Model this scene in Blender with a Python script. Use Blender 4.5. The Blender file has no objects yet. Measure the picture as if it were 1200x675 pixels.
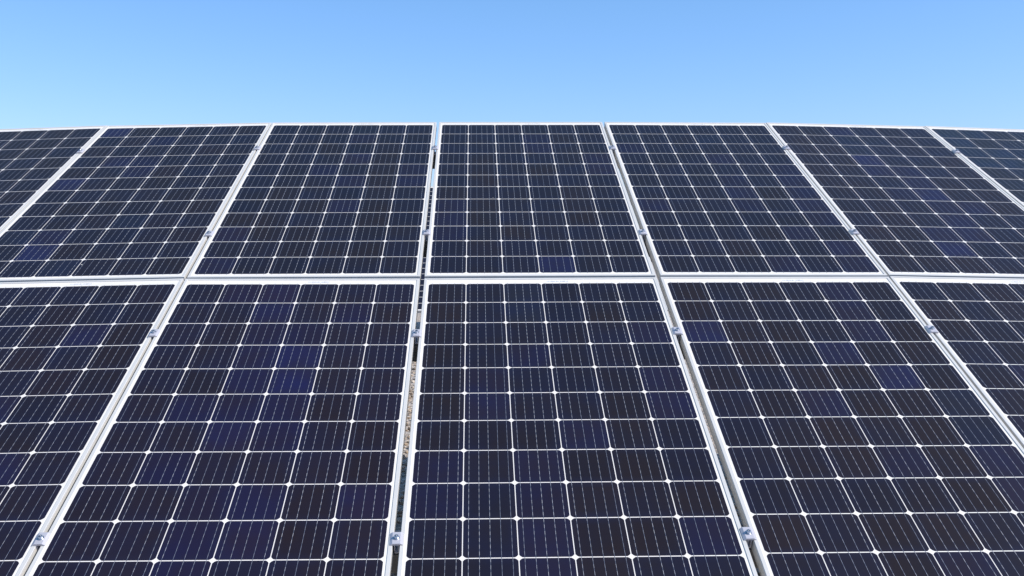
import bpy, bmesh, math, random
from mathutils import Vector, Matrix

# ------------------------------------------------------------------ camera, sky, sun, exposure
SC = bpy.context.scene
TILT = math.radians(25)
SN, CS = math.sin(TILT), math.cos(TILT)
Z0 = 1.417
# array frame (u to the right, v up the slope, n out of the glass) -> world
AF = Matrix(((1, 0, 0, 0), (0, CS, -SN, 0), (0, SN, CS, Z0), (0, 0, 0, 1)))

cam_d = bpy.data.cameras.new('camera')
cam = bpy.data.objects.new('camera', cam_d)
SC.collection.objects.link(cam)
SC.camera = cam
FOC = 1096.83
cam_d.sensor_width = 36
cam_d.lens = 36 * FOC / 1200
cam_d.shift_x = 16.8 / 1200
cam_d.shift_y = 64.6 / 1200
cam_d.clip_end = 4000
rx, ry, rz = 1.00819, -0.00909, -0.02283
R = Matrix.Rotation(rz, 4, 'Z') @ Matrix.Rotation(ry, 4, 'Y') @ Matrix.Rotation(rx, 4, 'X')
cam.matrix_world = AF @ Matrix.Translation((-0.28116, -3.49461, 1.9138)) @ R

SUN = Vector((0.67, -0.25, 0.70)).normalized()      # direction towards the sun
SKY_K = 0.15
world = bpy.data.worlds.new('World')
SC.world = world
world.use_nodes = True
wn, wl = world.node_tree.nodes, world.node_tree.links
wn.clear()
sky = wn.new('ShaderNodeTexSky')
sky.sky_type = 'NISHITA'
sky.sun_disc = False
sky.sun_elevation = math.asin(SUN.z)
sky.sun_rotation = math.atan2(SUN.x, SUN.y)
sky.altitude = 300
sky.air_density = 1.0
sky.dust_density = 0.8
sky.ozone_density = 3.0
bg = wn.new('ShaderNodeBackground')
bg.inputs['Strength'].default_value = SKY_K
wo = wn.new('ShaderNodeOutputWorld')
# response of the photograph's colours to the clear blue air (a fixed curve per channel)
sp = wn.new('ShaderNodeSeparateColor')
cb = wn.new('ShaderNodeCombineColor')
wl.new(sky.outputs[0], sp.inputs[0])
for ch, (gain, power) in enumerate(((0.81, 1.0), (0.905, 0.79), (1.32, 1.0))):
    pw = wn.new('ShaderNodeMath')
    pw.operation = 'POWER'
    pw.inputs[1].default_value = power
    pre = wn.new('ShaderNodeMath')
    pre.operation = 'MULTIPLY'
    pre.inputs[1].default_value = SKY_K
    wl.new(sp.outputs[ch], pre.inputs[0])
    wl.new(pre.outputs[0], pw.inputs[0])
    mu = wn.new('ShaderNodeMath')
    mu.operation = 'MULTIPLY'
    mu.inputs[1].default_value = gain / SKY_K
    wl.new(pw.outputs[0], mu.inputs[0])
    wl.new(mu.outputs[0], cb.inputs[ch])
wl.new(cb.outputs[0], bg.inputs[0])
wl.new(bg.outputs[0], wo.inputs[0])

sun_d = bpy.data.lights.new('sun', 'SUN')
sun_d.energy = 5.0
sun_d.angle = math.radians(0.5)
sun_d.color = (1.0, 0.945, 0.85)
sun = bpy.data.objects.new('sun', sun_d)
SC.collection.objects.link(sun)
sun.location = (6, -8, 14)
sun.rotation_euler = SUN.to_track_quat('Z', 'Y').to_euler()

SC.view_settings.view_transform = 'Standard'
SC.view_settings.look = 'None'
SC.view_settings.exposure = 0.0
SC.view_settings.gamma = 1
rnd = random.Random(11)

# ------------------------------------------------------------------ helpers
COL = SC.collection


def link(name, mesh, parent=None, loc=None, mw=None):
    o = bpy.data.objects.new(name, mesh)
    COL.objects.link(o)
    if parent is not None:
        o.parent = parent
    if loc is not None:
        o.location = loc
    return o


def mesh_of(name, verts, faces, mat, smooth=False):
    m = bpy.data.meshes.new(name)
    m.from_pydata(verts, [], faces)
    m.update()
    if mat:
        m.materials.append(mat)
    if smooth:
        m.polygons.foreach_set('use_smooth', [True] * len(m.polygons))
    return m


class MB:
    """collects boxes, prisms and tubes, builds one mesh"""
    def __init__(s):
        s.v, s.f = [], []

    def box(s, x0, x1, y0, y1, z0, z1, M=None):
        b = len(s.v)
        p = [(x0, y0, z0), (x1, y0, z0), (x1, y1, z0), (x0, y1, z0), (x0, y0, z1), (x1, y0, z1), (x1, y1, z1), (x0, y1, z1)]
        s.v += [tuple(M @ Vector(q)) if M else q for q in p]
        s.f += [tuple(b + i for i in q) for q in ((0, 3, 2, 1), (4, 5, 6, 7), (0, 1, 5, 4), (1, 2, 6, 5), (2, 3, 7, 6), (3, 0, 4, 7))]

    def prism(s, poly, z0, z1, axis='z'):
        """poly: list of (a, b) counter-clockwise; extruded from z0 to z1 along axis"""
        b, n = len(s.v), len(poly)
        for z in (z0, z1):
            for a, c in poly:
                s.v.append((a, c, z) if axis == 'z' else (a, z, c) if axis == 'y' else (z, a, c))
        flip = axis == 'y'
        bot, top = tuple(b + i for i in range(n)), tuple(b + n + i for i in range(n))
        fs = [bot[::-1], top] + [(b + i, b + (i + 1) % n, b + n + (i + 1) % n, b + n + i) for i in range(n)]
        s.f += [q[::-1] for q in fs] if flip else fs

    def bar(s, p, q, w, h, up=(0, 0, 1)):
        """rectangular bar between two points; w across, h along up"""
        p, q, up = Vector(p), Vector(q), Vector(up)
        d = (q - p).normalized()
        side = d.cross(up).normalized()
        upv = side.cross(d)
        b = len(s.v)
        for c in (p, q):
            for a, e in ((-1, -1), (1, -1), (1, 1), (-1, 1)):
                s.v.append(tuple(c + side * a * w / 2 + upv * e * h / 2))
        s.f += [tuple(b + i for i in t) for t in ((0, 1, 2, 3), (7, 6, 5, 4), (0, 4, 5, 1), (1, 5, 6, 2), (2, 6, 7, 3), (3, 7, 4, 0))]

    def mesh(s, name, mat, smooth=False):
        return mesh_of(name, s.v, s.f, mat, smooth)


def new_mat(name):
    m = bpy.data.materials.new(name)
    m.use_nodes = True
    nt = m.node_tree
    return m, nt.nodes, nt.links, nt.nodes['Principled BSDF']


def math_node(n, l, op, a, b=None, c=None):
    x = n.new('ShaderNodeMath')
    x.operation = op
    for i, q in enumerate((a, b, c)):
        if q is None:
            continue
        if isinstance(q, (int, float)):
            x.inputs[i].default_value = q
        else:
            l.new(q, x.inputs[i])
    return x.outputs[0]


def noise(n, l, vec, scale, detail=2, rough=0.5):
    x = n.new('ShaderNodeTexNoise')
    x.inputs['Scale'].default_value = scale
    x.inputs['Detail'].default_value = detail
    x.inputs['Roughness'].default_value = rough
    if vec is not None:
        l.new(vec, x.inputs['Vector'])
    return x.outputs['Fac']


def ramp(n, l, fac, stops):
    x = n.new('ShaderNodeValToRGB')
    e = x.color_ramp.elements
    while len(e) > 1:
        e.remove(e[-1])
    e[0].position, e[0].color = stops[0][0], (*stops[0][1], 1)
    for p, c in stops[1:]:
        k = e.new(p)
        k.color = (*c, 1)
    l.new(fac, x.inputs[0])
    return x.outputs[0]


def mixc(n, l, fac, a, b, mode='MIX'):
    x = n.new('ShaderNodeMix')
    x.data_type = 'RGBA'
    x.blend_type = mode
    for s, q in ((0, fac), (6, a), (7, b)):
        if isinstance(q, (int, float)):
            x.inputs[s].default_value = q
        elif isinstance(q, tuple):
            x.inputs[s].default_value = (*q, 1)
        else:
            l.new(q, x.inputs[s])
    return x.outputs[2]


def world_pos(n):
    return n.new('ShaderNodeNewGeometry').outputs['Position']


# ------------------------------------------------------------------ materials
COAT = 0.13


def mat_cell():
    m, n, l, b = new_mat('silicon_cell')
    oi = n.new('ShaderNodeObjectInfo')
    tc = n.new('ShaderNodeTexCoord')
    sx = n.new('ShaderNodeSeparateXYZ')
    l.new(tc.outputs['Object'], sx.inputs[0])
    ax = math_node(n, l, 'ABSOLUTE', sx.outputs[0])
    ay = math_node(n, l, 'ABSOLUTE', sx.outputs[1])
    mx = math_node(n, l, 'MAXIMUM', ax, ay)
    edge = n.new('ShaderNodeMapRange')
    edge.inputs[1].default_value = 0.050
    edge.inputs[2].default_value = 0.078
    l.new(mx, edge.inputs[0])
    wp = world_pos(n)
    f1 = noise(n, l, wp, 9, 3)
    k = math_node(n, l, 'MULTIPLY', edge.outputs[0], math_node(n, l, 'MULTIPLY', f1, 0.75))
    c = mixc(n, l, k, oi.outputs['Color'], (0.012, 0.014, 0.036))
    # the tint drifts softly inside a cell
    f0 = noise(n, l, wp, 7.5, 2)
    dr = n.new('ShaderNodeMapRange')
    dr.inputs[1].default_value, dr.inputs[2].default_value = 0.35, 0.65
    l.new(f0, dr.inputs[0])
    c = mixc(n, l, dr.outputs[0], mixc(n, l, 1.0, c, (1.16, 1.02, 0.82), 'MULTIPLY'), mixc(n, l, 1.0, c, (0.90, 0.98, 1.16), 'MULTIPLY'))
    # fine blotchy grain of the texturing, and the print of the silver fingers across the cell
    g = noise(n, l, wp, 420, 2)
    c = mixc(n, l, math_node(n, l, 'MULTIPLY', g, 0.35), c, (0.022, 0.019, 0.025))
    # a few specks of dust and bird lime
    v = n.new('ShaderNodeTexVoronoi')
    v.inputs['Scale'].default_value = 11
    l.new(wp, v.inputs['Vector'])
    rs = n.new('ShaderNodeSeparateColor')
    l.new(v.outputs['Color'], rs.inputs[0])
    near = math_node(n, l, 'LESS_THAN', v.outputs['Distance'], math_node(n, l, 'MULTIPLY', rs.outputs[1], 0.045))
    pick = math_node(n, l, 'GREATER_THAN', rs.outputs[0], 0.93)
    sp = math_node(n, l, 'MULTIPLY', near, pick)
    c = mixc(n, l, sp, c, (0.42, 0.40, 0.36))
    l.new(c, b.inputs['Base Color'])
    b.inputs['Roughness'].default_value = 0.42
    b.inputs['Specular IOR Level'].default_value = 0.10
    b.inputs['Coat Weight'].default_value = COAT
    b.inputs['Coat IOR'].default_value = 1.38
    # dust film: the gloss of the glass is uneven
    f2 = noise(n, l, wp, 2.3, 4, 0.6)
    l.new(math_node(n, l, 'MULTIPLY_ADD', f2, 0.16, 0.03), b.inputs['Coat Roughness'])
    return m


def mat_simple(name, col, rough=0.5, metal=0.0, coat=0.0, spec=0.5, var=0.0, vs=6.0):
    m, n, l, b = new_mat(name)
    if var:
        f = noise(n, l, world_pos(n), vs, 4, 0.6)
        lo = tuple(c * (1 - var) for c in col)
        hi = tuple(min(1, c * (1 + var * 0.5)) for c in col)
        l.new(ramp(n, l, f, [(0.3, lo), (0.7, hi)]), b.inputs['Base Color'])
    else:
        b.inputs['Base Color'].default_value = (*col, 1)
    b.inputs['Roughness'].default_value = rough
    b.inputs['Metallic'].default_value = metal
    b.inputs['Coat Weight'].default_value = coat
    b.inputs['Coat IOR'].default_value = 1.4
    b.inputs['Specular IOR Level'].default_value = spec
    return m


def mat_busbar():
    m, n, l, b = new_mat('tinned_ribbon')
    tc = n.new('ShaderNodeTexCoord')
    sx = n.new('ShaderNodeSeparateXYZ')
    l.new(tc.outputs['Object'], sx.inputs[0])
    # solder pads along the ribbon
    ph = math_node(n, l, 'FRACT', math_node(n, l, 'MULTIPLY', sx.outputs[1], 1 / 0.0265))
    pad = math_node(n, l, 'GREATER_THAN', ph, 0.45)
    oi = n.new('ShaderNodeObjectInfo')
    amt = math_node(n, l, 'MULTIPLY_ADD', oi.outputs['Random'], 0.50, 0.15)
    f = noise(n, l, world_pos(n), 5, 2)
    amt = math_node(n, l, 'MULTIPLY', amt, math_node(n, l, 'MULTIPLY_ADD', f, 1.2, 0.3))
    c = mixc(n, l, math_node(n, l, 'MULTIPLY', pad, amt), (0.11, 0.125, 0.17), (0.55, 0.54, 0.54))
    l.new(c, b.inputs['Base Color'])
    b.inputs['Roughness'].default_value = 0.45
    b.inputs['Coat Weight'].default_value = COAT
    b.inputs['Coat IOR'].default_value = 1.38
    b.inputs['Coat Roughness'].default_value = 0.08
    return m


def mat_frame():
    m, n, l, b = new_mat('anodised_frame')
    wp = world_pos(n)
    f = noise(n, l, wp, 7, 4, 0.6)
    g = noise(n, l, wp, 160, 2)
    c = ramp(n, l, f, [(0.3, (0.53, 0.515, 0.485)), (0.7, (0.59, 0.57, 0.535))])
    c = mixc(n, l, math_node(n, l, 'MULTIPLY', g, 0.18), c, (0.62, 0.60, 0.55))
    l.new(c, b.inputs['Base Color'])
    b.inputs['Metallic'].default_value = 0.05
    b.inputs['Roughness'].default_value = 0.5
    b.inputs['Specular IOR Level'].default_value = 0.35
    return m


def mat_gravel():
    m, n, l, b = new_mat('gravel')
    wp = world_pos(n)
    v = n.new('ShaderNodeTexVoronoi')
    v.inputs['Scale'].default_value = 38
    l.new(wp, v.inputs['Vector'])
    sc = n.new('ShaderNodeSeparateColor')
    l.new(v.outputs['Color'], sc.inputs[0])
    c = ramp(n, l, sc.outputs[0], [(0.0, (0.16, 0.13, 0.11)), (0.4, (0.36, 0.29, 0.23)), (0.75, (0.50, 0.42, 0.35)), (1.0, (0.62, 0.57, 0.51))])
    f = noise(n, l, wp, 0.5, 4, 0.6)
    c = mixc(n, l, math_node(n, l, 'MULTIPLY', f, 0.45), c, (0.40, 0.33, 0.27))
    l.new(c, b.inputs['Base Color'])
    b.inputs['Roughness'].default_value = 0.9
    bp = n.new('ShaderNodeBump')
    bp.inputs['Strength'].default_value = 0.9
    bp.inputs['Distance'].default_value = 0.02
    l.new(math_node(n, l, 'SUBTRACT', 1.0, v.outputs['Distance']), bp.inputs['Height'])
    l.new(bp.outputs[0], b.inputs['Normal'])
    return m


def mat_label():
    """flat print: grey barcode strip"""
    m, n, l, b = new_mat('printed_label')
    tc = n.new('ShaderNodeTexCoord')
    sx = n.new('ShaderNodeSeparateXYZ')
    l.new(tc.outputs['Object'], sx.inputs[0])
    x = n.new('ShaderNodeTexWhiteNoise')
    x.noise_dimensions = '1D'
    l.new(math_node(n, l, 'FLOOR', math_node(n, l, 'MULTIPLY', sx.outputs[0], 900)), x.inputs['W'])
    k = math_node(n, l, 'GREATER_THAN', x.outputs['Value'], 0.5)
    l.new(mixc(n, l, k, (0.36, 0.36, 0.36), (0.72, 0.72, 0.72)), b.inputs['Base Color'])
    b.inputs['Roughness'].default_value = 0.5
    return m


M_CELL = mat_cell()
M_BACK = mat_simple('white_backsheet', (0.77, 0.72, 0.655), 0.5, 0, 0.25, 0.3, 0.05, 3)
M_BUS = mat_busbar()
M_FRAME = mat_frame()
M_CLAMP = mat_simple('clamp_aluminium', (0.52, 0.50, 0.53), 0.42, 0.25, var=0.06, vs=40)
M_BOLT = mat_simple('bolt_steel', (0.55, 0.57, 0.60), 0.28, 0.9)
M_STEEL = mat_simple('galvanised_steel', (0.14, 0.145, 0.145), 0.55, 0.5, var=0.3, vs=20)
M_BLACK = mat_simple('black_plastic', (0.015, 0.015, 0.016), 0.5)
M_LABEL = mat_label()
M_GRAVEL = mat_gravel()
M_STONE = None

# ------------------------------------------------------------------ ground
S = 1500
gr = link('ground', mesh_of('ground', [(-S, -S, 0), (S, -S, 0), (S, S, 0), (-S, S, 0)], [(0, 1, 2, 3)], M_GRAVEL))
gr['kind'] = 'structure'

# ------------------------------------------------------------------ module meshes
PITCH = 0.1587
CELL = 0.1556
HW = 0.4956                      # half width of a module
VT = 6 * PITCH + 0.0452          # top edge above the centre of the cells
VB = -6 * PITCH - 0.0300         # bottom edge
Z_SHEET, Z_CELL, Z_BUS, Z_LIP = -0.0012, -0.0008, -0.0005, 0.0013


def make_frame_mesh():
    sec = [(0.0265, -0.0380), (0.0, -0.0380), (0.0, -0.0255), (0.0011, -0.0245), (0.0011, -0.0205), (0.0, -0.0195), (0.0, 0.0004), (0.0009, Z_LIP),
           (0.0112, Z_LIP), (0.0120, 0.0006), (0.0120, -0.0012), (0.0020, -0.0070), (0.0020, -0.0360), (0.0265, -0.0360)]
    v, f = [], []
    n = len(sec)
    for d, z in sec:
        v += [(-HW + d, VB + d, z), (HW - d, VB + d, z), (HW - d, VT - d, z), (-HW + d, VT - d, z)]
    for i in range(n):
        j = (i + 1) % n
        for k in range(4):
            q = (k + 1) % 4
            f.append((i * 4 + k, i * 4 + q, j * 4 + q, j * 4 + k))
    return mesh_of('frame', v, f, M_FRAME)


def octagon(s, ch):
    h = s / 2
    k = ch * 0.42
    pts = []
    for sx, sy, order in ((1, -1, 0), (1, 1, 1), (-1, 1, 0), (-1, -1, 1)):
        a = [(sx * (h - ch), sy * h), (sx * (h - k), sy * (h - k)), (sx * h, sy * (h - ch))]
        pts += a if order == 0 else a[::-1]
    return pts


ME_FRAME = make_frame_mesh()
b_ = MB()
b_.box(-HW + 0.003, HW - 0.003, VB + 0.003, VT - 0.003, -0.0055, Z_SHEET)
ME_SHEET = b_.mesh('backsheet', M_BACK)
b_ = MB()
b_.prism([(x, y * 0.9945) for x, y in octagon(CELL, 0.0094)], Z_SHEET - 0.0008, Z_CELL)
ME_CELL = b_.mesh('cell', M_CELL)
b_ = MB()
b_.box(-0.00055, 0.00055, -6 * PITCH - 0.004, 6 * PITCH + 0.004, Z_CELL - 0.0003, Z_BUS)
ME_BUS = b_.mesh('busbar', M_BUS)
b_ = MB()
b_.box(-0.045, 0.045, -0.004, 0.004, Z_SHEET - 0.0005, Z_SHEET + 0.0003)
ME_LABEL = b_.mesh('serial_label', M_LABEL)
b_ = MB()
b_.box(-0.055, 0.055, -0.04, 0.04, -0.030, -0.0056)
ME_JBOX = b_.mesh('junction_box', M_BLACK)
# the same cells joined, for modules whose cells are too small or outside the picture
b_ = MB()
for i in range(6):
    for j in range(12):
        o8 = [(x * 0.983 + (i - 2.5) * PITCH, y * 0.965 + (5.5 - j) * PITCH) for x, y in octagon(CELL, 0.0094)]
        b_.prism(o8, Z_SHEET - 0.0008, Z_CELL)
ME_CELLS = b_.mesh('cells', M_CELL)

# tones of the cells (real colour differences from the coating of each cell)
TONES = [(0.0100, 0.0086, 0.0150), (0.0125, 0.0088, 0.0125), (0.0088, 0.0088, 0.0185), (0.0105, 0.0092, 0.0165), (0.0122, 0.0092, 0.0115)]
BLUE = (0.0112, 0.0125, 0.0490)
MILD = (0.0108, 0.0098, 0.0300)
TEAL = (0.0098, 0.0125, 0.0260)
# the batches differ a little from module to module: red, green, blue factors
BATCH = {('L', -1): (1.0, 0.94, 1.18), ('L', -2): (1.0, 0.95, 1.12), ('L', 0): (0.97, 1.0, 1.05), ('L', 1): (1.10, 1.04, 0.95), ('L', 2): (1.12, 1.05, 0.98),
         ('U', 3): (1.1, 1.45, 1.3), ('U', 2): (1.12, 1.04, 1.05), ('U', -2): (0.98, 1.0, 1.1)}
SPECIAL = {
    ('U', -2): {(0, 0): BLUE, (2, 1): MILD, (2, 3): MILD, (2, 4): MILD, (0, 5): BLUE, (1, 10): BLUE, (1, 9): MILD, (1, 3): MILD, (3, 8): TEAL, (0, 9): TEAL, (2, 11): TEAL},
    ('U', 3): {(0, 0): TEAL, (1, 0): TEAL, (0, 1): TEAL, (0, 2): TEAL, (1, 2): TEAL, (1, 3): TEAL, (0, 3): TEAL, (2, 4): MILD},
    ('L', -2): {(4, 2): MILD, (3, 5): MILD, (4, 7): MILD, (2, 4): MILD},
    ('L', 2): {(1, 4): MILD, (0, 6): MILD, (3, 2): MILD},
}
# tone of each cell read row by row from the top: D navy, N neutral, K brownish black, M bluer, V violet, T teal, B bright blue
GRID = {
    ('L', -1): 'NVVNNN NNMNMK NNMMNN NNMBNN NKMBNN NMMMKN NNMMNK NMNNNK NNMMKM NNMMKN NNMDNN DDDDDD',
    ('L', 0): 'KDTDDD KDTDKD KDDNDM KDMDND KMDDNM KMNDKM NNNMKD MNMKKD MDMKNK DDMKKM DDMKDD DDDKDD',
    ('L', 1): 'KDKDMN KDDDMN BKKDMK DKDBKK KDKKBK DNMKKT DDKNKT DNKMKM DDDNKM KDKKDD DDKMDD DDKDDD',
    ('U', -1): 'DDDTDD DDDMDD DDKDND DDDMKD DDMDKM DDNMKM DKDDKD DDKMKD KKDDKD VKKDDD DDKKKD MDDDDD',
    ('U', 0): 'DDNDDD DDDMKD DDDMDD DKDDDM DKDKDM DKDDDD KDDDKD MKDDKD MKDDKD MDKDDD DNDDDD DDDBDD',
    ('U', 1): 'NDNDNN TDNTDD MDDDDD DDDMDD DDDDNM DDDMDM DDNMKM MDDMDM DDDDDM DDDKMK DDKDDM DDDMDM',
    ('U', 2): 'KKMDKD KKTTKD KKTDKD KKBDDK KKMMDK KKDMKK KKMBKK KKDMMK NKDMDD KKMMDK KKBDKD KKKNDD',
}
CODE = {'D': TONES[2], 'N': TONES[3], 'K': TONES[4], 'M': MILD, 'V': (0.0125, 0.0098, 0.0290), 'T': TEAL, 'B': BLUE}


def cell_colour(key, i, j):
    c = CODE[GRID[key].split()[j][i]] if key in GRID else SPECIAL.get(key, {}).get((i, j))
    if c is None:
        c = rnd.choice(TONES)
    c = tuple(a * 0.8 + b * 0.2 for a, b in zip(c, (0.0110, 0.0092, 0.0180)))
    c = (c[0] * 1.06, c[1] * 0.99, c[2] * 0.97)
    k = rnd.uniform(0.90, 1.11)
    f = BATCH.get(key, (1, 1, 1))
    return (c[0] * k * f[0], c[1] * k * f[1], c[2] * k * f[2], 1)


# pose of each module: centre in the array frame, small settling offsets and turns of the real row
P, V = 1.006281, 1.994142
POSE = {
    ('U', -3): (0.01372, 0.01485, -0.03281, -0.00127, -0.04024, -0.01018),
    ('U', -2): (0.0043, 0.00146, -0.00098, -0.00162, -0.02339, -0.00666),
    ('U', -1): (-0.00124, -0.00695, 0.01335, -0.00084, -0.0044, -0.00309),
    ('U', 0): (0.00119, -0.00893, 0.01672, -0.00053, -0.00206, -0.00147),
    ('U', 1): (0.00527, -0.00517, 0.01418, -0.00035, 0.00526, 0.00252),
    ('U', 2): (-0.00381, 0.00495, -0.00068, 2e-05, 0.02452, 0.00494),
    ('U', 3): (-0.01245, 0.01733, -0.03202, 0.00051, 0.03841, 0.00907),
    ('L', -2): (-0.00436, 0.00035, -0.00208, 0.00385, -0.02326, -0.00385),
    ('L', -1): (-0.00695, -0.00855, 0.00908, 0.0055, 0.0012, -0.00196),
    ('L', 0): (-0.00141, -0.01032, 0.00984, 0.00609, -0.00305, -0.00124),
    ('L', 1): (0.00553, -0.00358, 0.00979, 0.00455, 0.00185, 0.00039),
    ('L', 2): (0.00024, 0.00445, -0.00441, 0.00413, 0.02516, 0.00227),
}
# further modules of the row, outside the picture, carry on from their neighbours
EXTRA = {('U', -4): (0.030, 0.030, -0.085, -0.001, -0.055, -0.0135), ('U', 4): (-0.030, 0.033, -0.083, 0.0005, 0.052, 0.0125),
         ('L', -3): (0.005, 0.008, -0.036, 0.0038, -0.041, -0.0060), ('L', 3): (-0.010, 0.010, -0.037, 0.0042, 0.040, 0.0045),
         ('U', -5): (0.045, 0.045, -0.145, -0.001, -0.060, -0.016), ('U', 5): (-0.045, 0.047, -0.140, 0.0005, 0.058, 0.0155),
         ('L', -5): (0.030, 0.026, -0.145, 0.0038, -0.060, -0.011), ('L', 5): (-0.036, 0.028, -0.143, 0.0042, 0.058, 0.010),
         ('L', -4): (0.016, 0.016, -0.088, 0.0038, -0.055, -0.0080), ('L', 4): (-0.022, 0.018, -0.088, 0.0042, 0.054, 0.0070)}
POSE.update(EXTRA)


def pose_matrix(key):
    r, p = key
    g = POSE[key]
    L = Matrix.Translation((p * P + g[0], (V if r == 'U' else 0) - 6 * PITCH + g[1], g[2]))
    return L @ Matrix.Rotation(g[5], 4, 'Z') @ Matrix.Rotation(g[4], 4, 'Y') @ Matrix.Rotation(g[3], 4, 'X')


def make_panel(label, mw, key=None, detailed=True, group='solar panels of the front array', title='solar_panel'):
    root = bpy.data.objects.new(title, None)
    COL.objects.link(root)
    root.empty_display_size = 0.2
    # the empty stands at the lower edge of the module
    root.matrix_world = mw @ Matrix.Translation((0, VB, 0))
    off = (0, -VB, 0)
    root['label'], root['category'], root['group'] = label, 'solar panel', group
    link('frame', ME_FRAME, root, off)
    link('backsheet', ME_SHEET, root, off)
    if detailed:
        for j in range(12):
            for i in range(6):
                c = link('cell', ME_CELL, root, ((i - 2.5) * PITCH, (5.5 - j) * PITCH - VB, 0))
                c.color = cell_colour(key, i, j)
    else:
        c = link('cells', ME_CELLS, root, off)
        c.color = (*TONES[3], 1)
        c['kind'] = 'stuff'
    if detailed:
        for i in range(6):
            for k in range(5):
                link('busbar', ME_BUS, root, ((i - 2.5) * PITCH + (k - 2) * 0.0312, -VB, 0))
        link('serial_label', ME_LABEL, root, (0.07, 6 * PITCH + 0.017 - VB, 0))
    link('junction_box', ME_JBOX, root, (0, 0.72 - VB, 0))
    return root


LABELS = {
    ('U', -3): 'dark upper row solar panel cut off by the left edge of the photo',
    ('U', -2): 'second upper row solar panel from the left, with a bright blue top left cell',
    ('U', -1): 'upper row solar panel just left of the open gap that shows the sky',
    ('U', 0): 'middle solar panel of the upper row, right of the gap that shows the sky',
    ('U', 1): 'upper row solar panel directly above the panel with three bright blue cells',
    ('U', 2): 'upper row solar panel with a slanting run of bluer cells',
    ('U', 3): 'greenish dark upper row solar panel cut off by the right edge of the photo',
    ('L', -2): 'lower row solar panel cut off by the left edge of the photo',
    ('L', -1): 'big lower row solar panel with a patch of violet blue cells',
    ('L', 0): 'big lower row solar panel in the middle, right of the gap showing gravel',
    ('L', 1): 'lower row solar panel with three single bright blue cells in its upper half',
    ('L', 2): 'lower row solar panel cut off by the right edge of the photo',
}
for key, lab in LABELS.items():
    make_panel(lab, AF @ pose_matrix(key), key, True)
for key in EXTRA:
    make_panel('solar panel of the front array beyond the side edge', AF @ pose_matrix(key), key, False)

# ------------------------------------------------------------------ rails, rafters and posts under the front array
J_RAIL = (2.52, 9.52)
DEPTH = 0.038


def surf(u, row, j, n=0.0):
    """point of the bent array at sideways place u, row and cell line j, n above the glass"""
    p = max(-4, min(4, round(u / P)))
    M = pose_matrix((row, p))
    x, y = u - p * P, (6 - j) * PITCH
    return AF @ (M @ Vector((x, y, n)))


def rack(name, label, rails, rafter_us, fn):
    root = bpy.data.objects.new(name, None)
    COL.objects.link(root)
    root['label'], root['category'], root['group'] = label, 'mounting rack', 'steel racks carrying the solar arrays'
    return root


rk = bpy.data.objects.new('mounting_rack', None)
COL.objects.link(rk)
rk['label'] = 'dark steel mounting rack under the front array, seen through the gaps between its panels'
rk['category'] = 'mounting rack'
nrm = Vector((0, -SN, CS))
for row in 'UL':
    for j in J_RAIL:
        b_ = MB()
        us = [-4.4] + [p * P + s * 0.4 for p in range(-4, 5) for s in (-1, 1)] + [4.4]
        us = sorted(set(round(u, 4) for u in us))
        pts = [surf(u, row, j, -DEPTH - 0.0375 - 0.001) for u in us]
        for a, c in zip(pts, pts[1:]):
            b_.bar(a, c, 0.045, 0.075, nrm)
        link('rail', b_.mesh('rail', M_STEEL), rk)
for u in (-3.9, -1.95, 0.05, 2.05, 3.9):
    b_ = MB()
    a = surf(u, 'L', 11.2, -DEPTH - 0.075 - 0.05 - 0.004)
    c = surf(u, 'U', 0.8, -DEPTH - 0.075 - 0.05 - 0.004)
    b_.bar(a, c, 0.05, 0.10, nrm)
    link('rafter', b_.mesh('rafter', M_STEEL), rk)
    for t in (0.18, 0.82):
        q = a.lerp(c, t)
        b_ = MB()
        b_.box(q.x - 0.04, q.x + 0.04, q.y - 0.03, q.y + 0.03, -0.25, q.z - 0.055)
        link('post', b_.mesh('post', M_STEEL), rk)
    q0, q1 = a.lerp(c, 0.82), a.lerp(c, 0.5)
    b_ = MB()
    b_.bar((u + 0.047, q0.y, 0.5), (u + 0.047, q1.y, q1.z - 0.05), 0.012, 0.05)
    link('brace', b_.mesh('brace', M_STEEL), rk)

# ------------------------------------------------------------------ mid clamps with their bolts
# cross section (across the gap, height above the lips), extruded along the slope
b_ = MB()
t = 0.0030
prof = [(-0.0190, 0.0001), (0.0190, 0.0001), (0.0190, 0.0012), (0.0115, 0.0064), (-0.0115, 0.0064), (-0.0190, 0.0012)]
b_.prism(prof, -0.0235, 0.0235, 'y')
ME_PLATE = b_.mesh('clamp_plate', M_CLAMP)
b_ = MB()
b_.box(-0.0060, -0.0042, -0.0228, 0.0228, -0.032, -0.0001)
b_.box(0.0042, 0.0060, -0.0228, 0.0228, -0.032, -0.0001)
b_.box(-0.0042, 0.0042, -0.0228, 0.0228, -0.032, -0.029)
ME_WEB = b_.mesh('clamp_channel', M_CLAMP)


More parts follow.
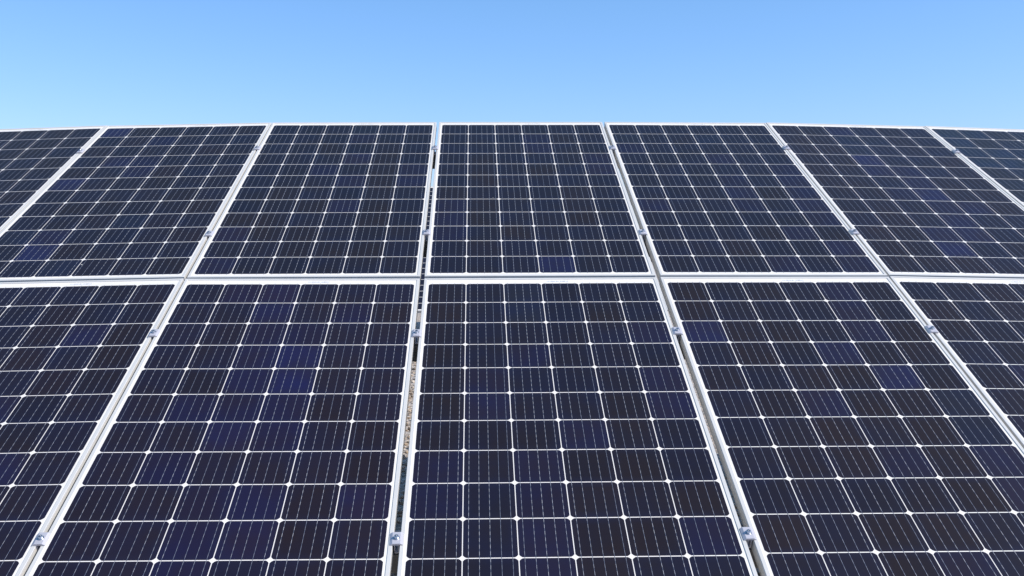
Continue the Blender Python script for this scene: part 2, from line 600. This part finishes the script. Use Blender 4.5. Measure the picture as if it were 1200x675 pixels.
def bolt_mesh():
    bm = bmesh.new()
    N = 14
    rings = []
    for r, z in ((0.0066, 0.0064), (0.0066, 0.0142), (0.0060, 0.0150), (0.0038, 0.0150), (0.0036, 0.0090)):
        rings.append([bm.verts.new((r * math.cos(2 * math.pi * k / N), r * math.sin(2 * math.pi * k / N), z)) for k in range(N)])
    for a, c in zip(rings, rings[1:]):
        for k in range(N):
            bm.faces.new((a[k], a[(k + 1) % N], c[(k + 1) % N], c[k]))
    bm.faces.new(rings[-1])
    bm.faces.new(rings[0][::-1])
    # washer
    w = []
    for r, z in ((0.0095, 0.00645), (0.0095, 0.0078), (0.0066, 0.0078)):
        w.append([bm.verts.new((r * math.cos(2 * math.pi * k / N), r * math.sin(2 * math.pi * k / N), z)) for k in range(N)])
    for a, c in zip(w, w[1:]):
        for k in range(N):
            bm.faces.new((a[k], a[(k + 1) % N], c[(k + 1) % N], c[k]))
    m = bpy.data.meshes.new('bolt')
    bm.to_mesh(m)
    bm.free()
    m.materials.append(M_BOLT)
    return m


ME_BOLT = bolt_mesh()
GAPN = {-2.5: 'leftmost gap', -1.5: 'second gap from the left', -0.5: 'open gap showing gravel',
        0.5: 'gap right of the middle panels', 1.5: 'second gap from the right', 2.5: 'rightmost gap'}
HOWN = {('U', 0): 'topmost clamp', ('U', 1): 'clamp above the level seam', ('L', 0): 'clamp below the level seam', ('L', 1): 'lowest clamp'}
SEEN = {('U', 0): (-2.5, -1.5, -0.5, 0.5, 1.5, 2.5), ('U', 1): (-1.5, -0.5, 0.5, 1.5), ('L', 0): (-1.5, -0.5, 0.5, 1.5), ('L', 1): (-1.5, -0.5, 0.5)}
for (row, k), gs in SEEN.items():
    for g in gs:
        pa, pb = (row, math.floor(g)), (row, math.ceil(g))
        y = (6 - J_RAIL[k]) * PITCH
        A = pose_matrix(pa) @ Vector((HW, y, Z_LIP))
        B = pose_matrix(pb) @ Vector((-HW, y, Z_LIP))
        ax = (B - A).normalized() if (B - A).length > 0.004 else Vector((1, 0, 0))
        ax = ((pose_matrix(pa).to_3x3() @ Vector((1, 0, 0))) + (pose_matrix(pb).to_3x3() @ Vector((1, 0, 0)))).normalized()
        yy = pose_matrix(pa).to_3x3() @ Vector((0, 1, 0))
        zz = ax.cross(yy).normalized()
        yy = zz.cross(ax)
        c = (A + B) / 2 + zz * 0.0006 + yy * rnd.uniform(-0.004, 0.004)
        tw = rnd.uniform(-0.035, 0.035)
        ax, yy = ax * math.cos(tw) + yy * math.sin(tw), yy * math.cos(tw) - ax * math.sin(tw)
        M = Matrix(((ax.x, yy.x, zz.x, c.x), (ax.y, yy.y, zz.y, c.y), (ax.z, yy.z, zz.z, c.z), (0, 0, 0, 1)))
        cl = bpy.data.objects.new('mid_clamp', None)
        COL.objects.link(cl)
        cl.empty_display_size = 0.03
        cl.matrix_world = AF @ M
        cl['label'] = 'small silver %s in the %s' % (HOWN[(row, k)], GAPN[g])
        cl['category'] = 'clamp'
        cl['group'] = 'mid clamps bolted over the gaps between panels'
        link('clamp_plate', ME_PLATE, cl)
        link('clamp_channel', ME_WEB, cl)
        bo = link('bolt', ME_BOLT, cl)
        bo.rotation_euler.z = rnd.uniform(0, 1)

# ------------------------------------------------------------------ the next array behind, glimpsed through the gap
BY, BZ = 7.75, 0.60
BF = Matrix(((1, 0, 0, 0), (0, CS, -SN, BY), (0, SN, CS, BZ), (0, 0, 0, 1)))
for q in range(-3, 3):
    for r in range(2):
        if q == -1:
            lab = 'lower panel of the array behind, glimpsed just above the gravel' if r == 0 else 'upper panel of the array behind, glimpsed against the sky'
        else:
            lab = 'solar panel of the array behind, hidden by the front panels'
        mw = BF @ Matrix.Translation((q * P - 0.35, -VB + r * (VT - VB + 0.015), 0))
        make_panel(lab, mw, None, False, 'solar panels of the array behind')
rb = bpy.data.objects.new('mounting_rack', None)
COL.objects.link(rb)
rb['label'] = 'steel mounting rack under the array behind, standing on gravel'
rb['category'] = 'mounting rack'
for v in (0.55, 1.55, 2.5, 3.5):
    b_ = MB()
    b_.bar(BF @ Vector((-3.9, v, -0.0765)), BF @ Vector((2.3, v, -0.0765)), 0.045, 0.075, nrm)
    link('rail', b_.mesh('rail', M_STEEL), rb)
for u in (-3.4, -1.6, 0.2, 2.0):
    b_ = MB()
    b_.bar(BF @ Vector((u, 0.2, -0.165)), BF @ Vector((u, 3.8, -0.165)), 0.05, 0.10, nrm)
    link('rafter', b_.mesh('rafter', M_STEEL), rb)
    for v in (0.8, 3.2):
        q = BF @ Vector((u, v, -0.165))
        b_ = MB()
        b_.box(q.x - 0.04, q.x + 0.04, q.y - 0.03, q.y + 0.03, -0.25, q.z - 0.055)
        link('post', b_.mesh('post', M_STEEL), rb)

# ------------------------------------------------------------------ loose stones on the ground behind and below the front array
ico = bmesh.new()
bmesh.ops.create_icosphere(ico, subdivisions=1, radius=1)
iv = [v.co.copy() for v in ico.verts]
ifc = [tuple(v.index for v in f.verts) for f in ico.faces]
ico.free()
b_ = MB()
cols = []
for k in range(9000):
    x = rnd.uniform(-2.6, 1.4)
    y = rnd.uniform(0.0, 8.2)
    s = rnd.uniform(0.008, 0.024)
    a = rnd.uniform(0, 6.28)
    ca, sa = math.cos(a), math.sin(a)
    sx, sy, sz = s * rnd.uniform(0.8, 1.4), s * rnd.uniform(0.7, 1.1), s * rnd.uniform(0.5, 0.8)
    base = len(b_.v)
    for q in iv:
        j = 1 + rnd.uniform(-0.18, 0.18)
        X, Y, Z = q.x * sx * j, q.y * sy * j, q.z * sz * j
        b_.v.append((x + X * ca - Y * sa, y + X * sa + Y * ca, sz * 0.55 + Z))
    b_.f += [tuple(base + i for i in f) for f in ifc]
m, n, l, b = new_mat('pebble')
gi = n.new('ShaderNodeNewGeometry')
c = ramp(n, l, gi.outputs['Random Per Island'], [(0.0, (0.08, 0.065, 0.05)), (0.30, (0.29, 0.22, 0.16)), (0.7, (0.46, 0.36, 0.26)), (1.0, (0.58, 0.49, 0.39))])
l.new(c, b.inputs['Base Color'])
b.inputs['Roughness'].default_value = 0.85
st = link('gravel', b_.mesh('gravel', m))
st['kind'] = 'stuff'
st['label'] = 'tan and grey loose gravel on the ground behind the front array'
st['category'] = 'gravel'
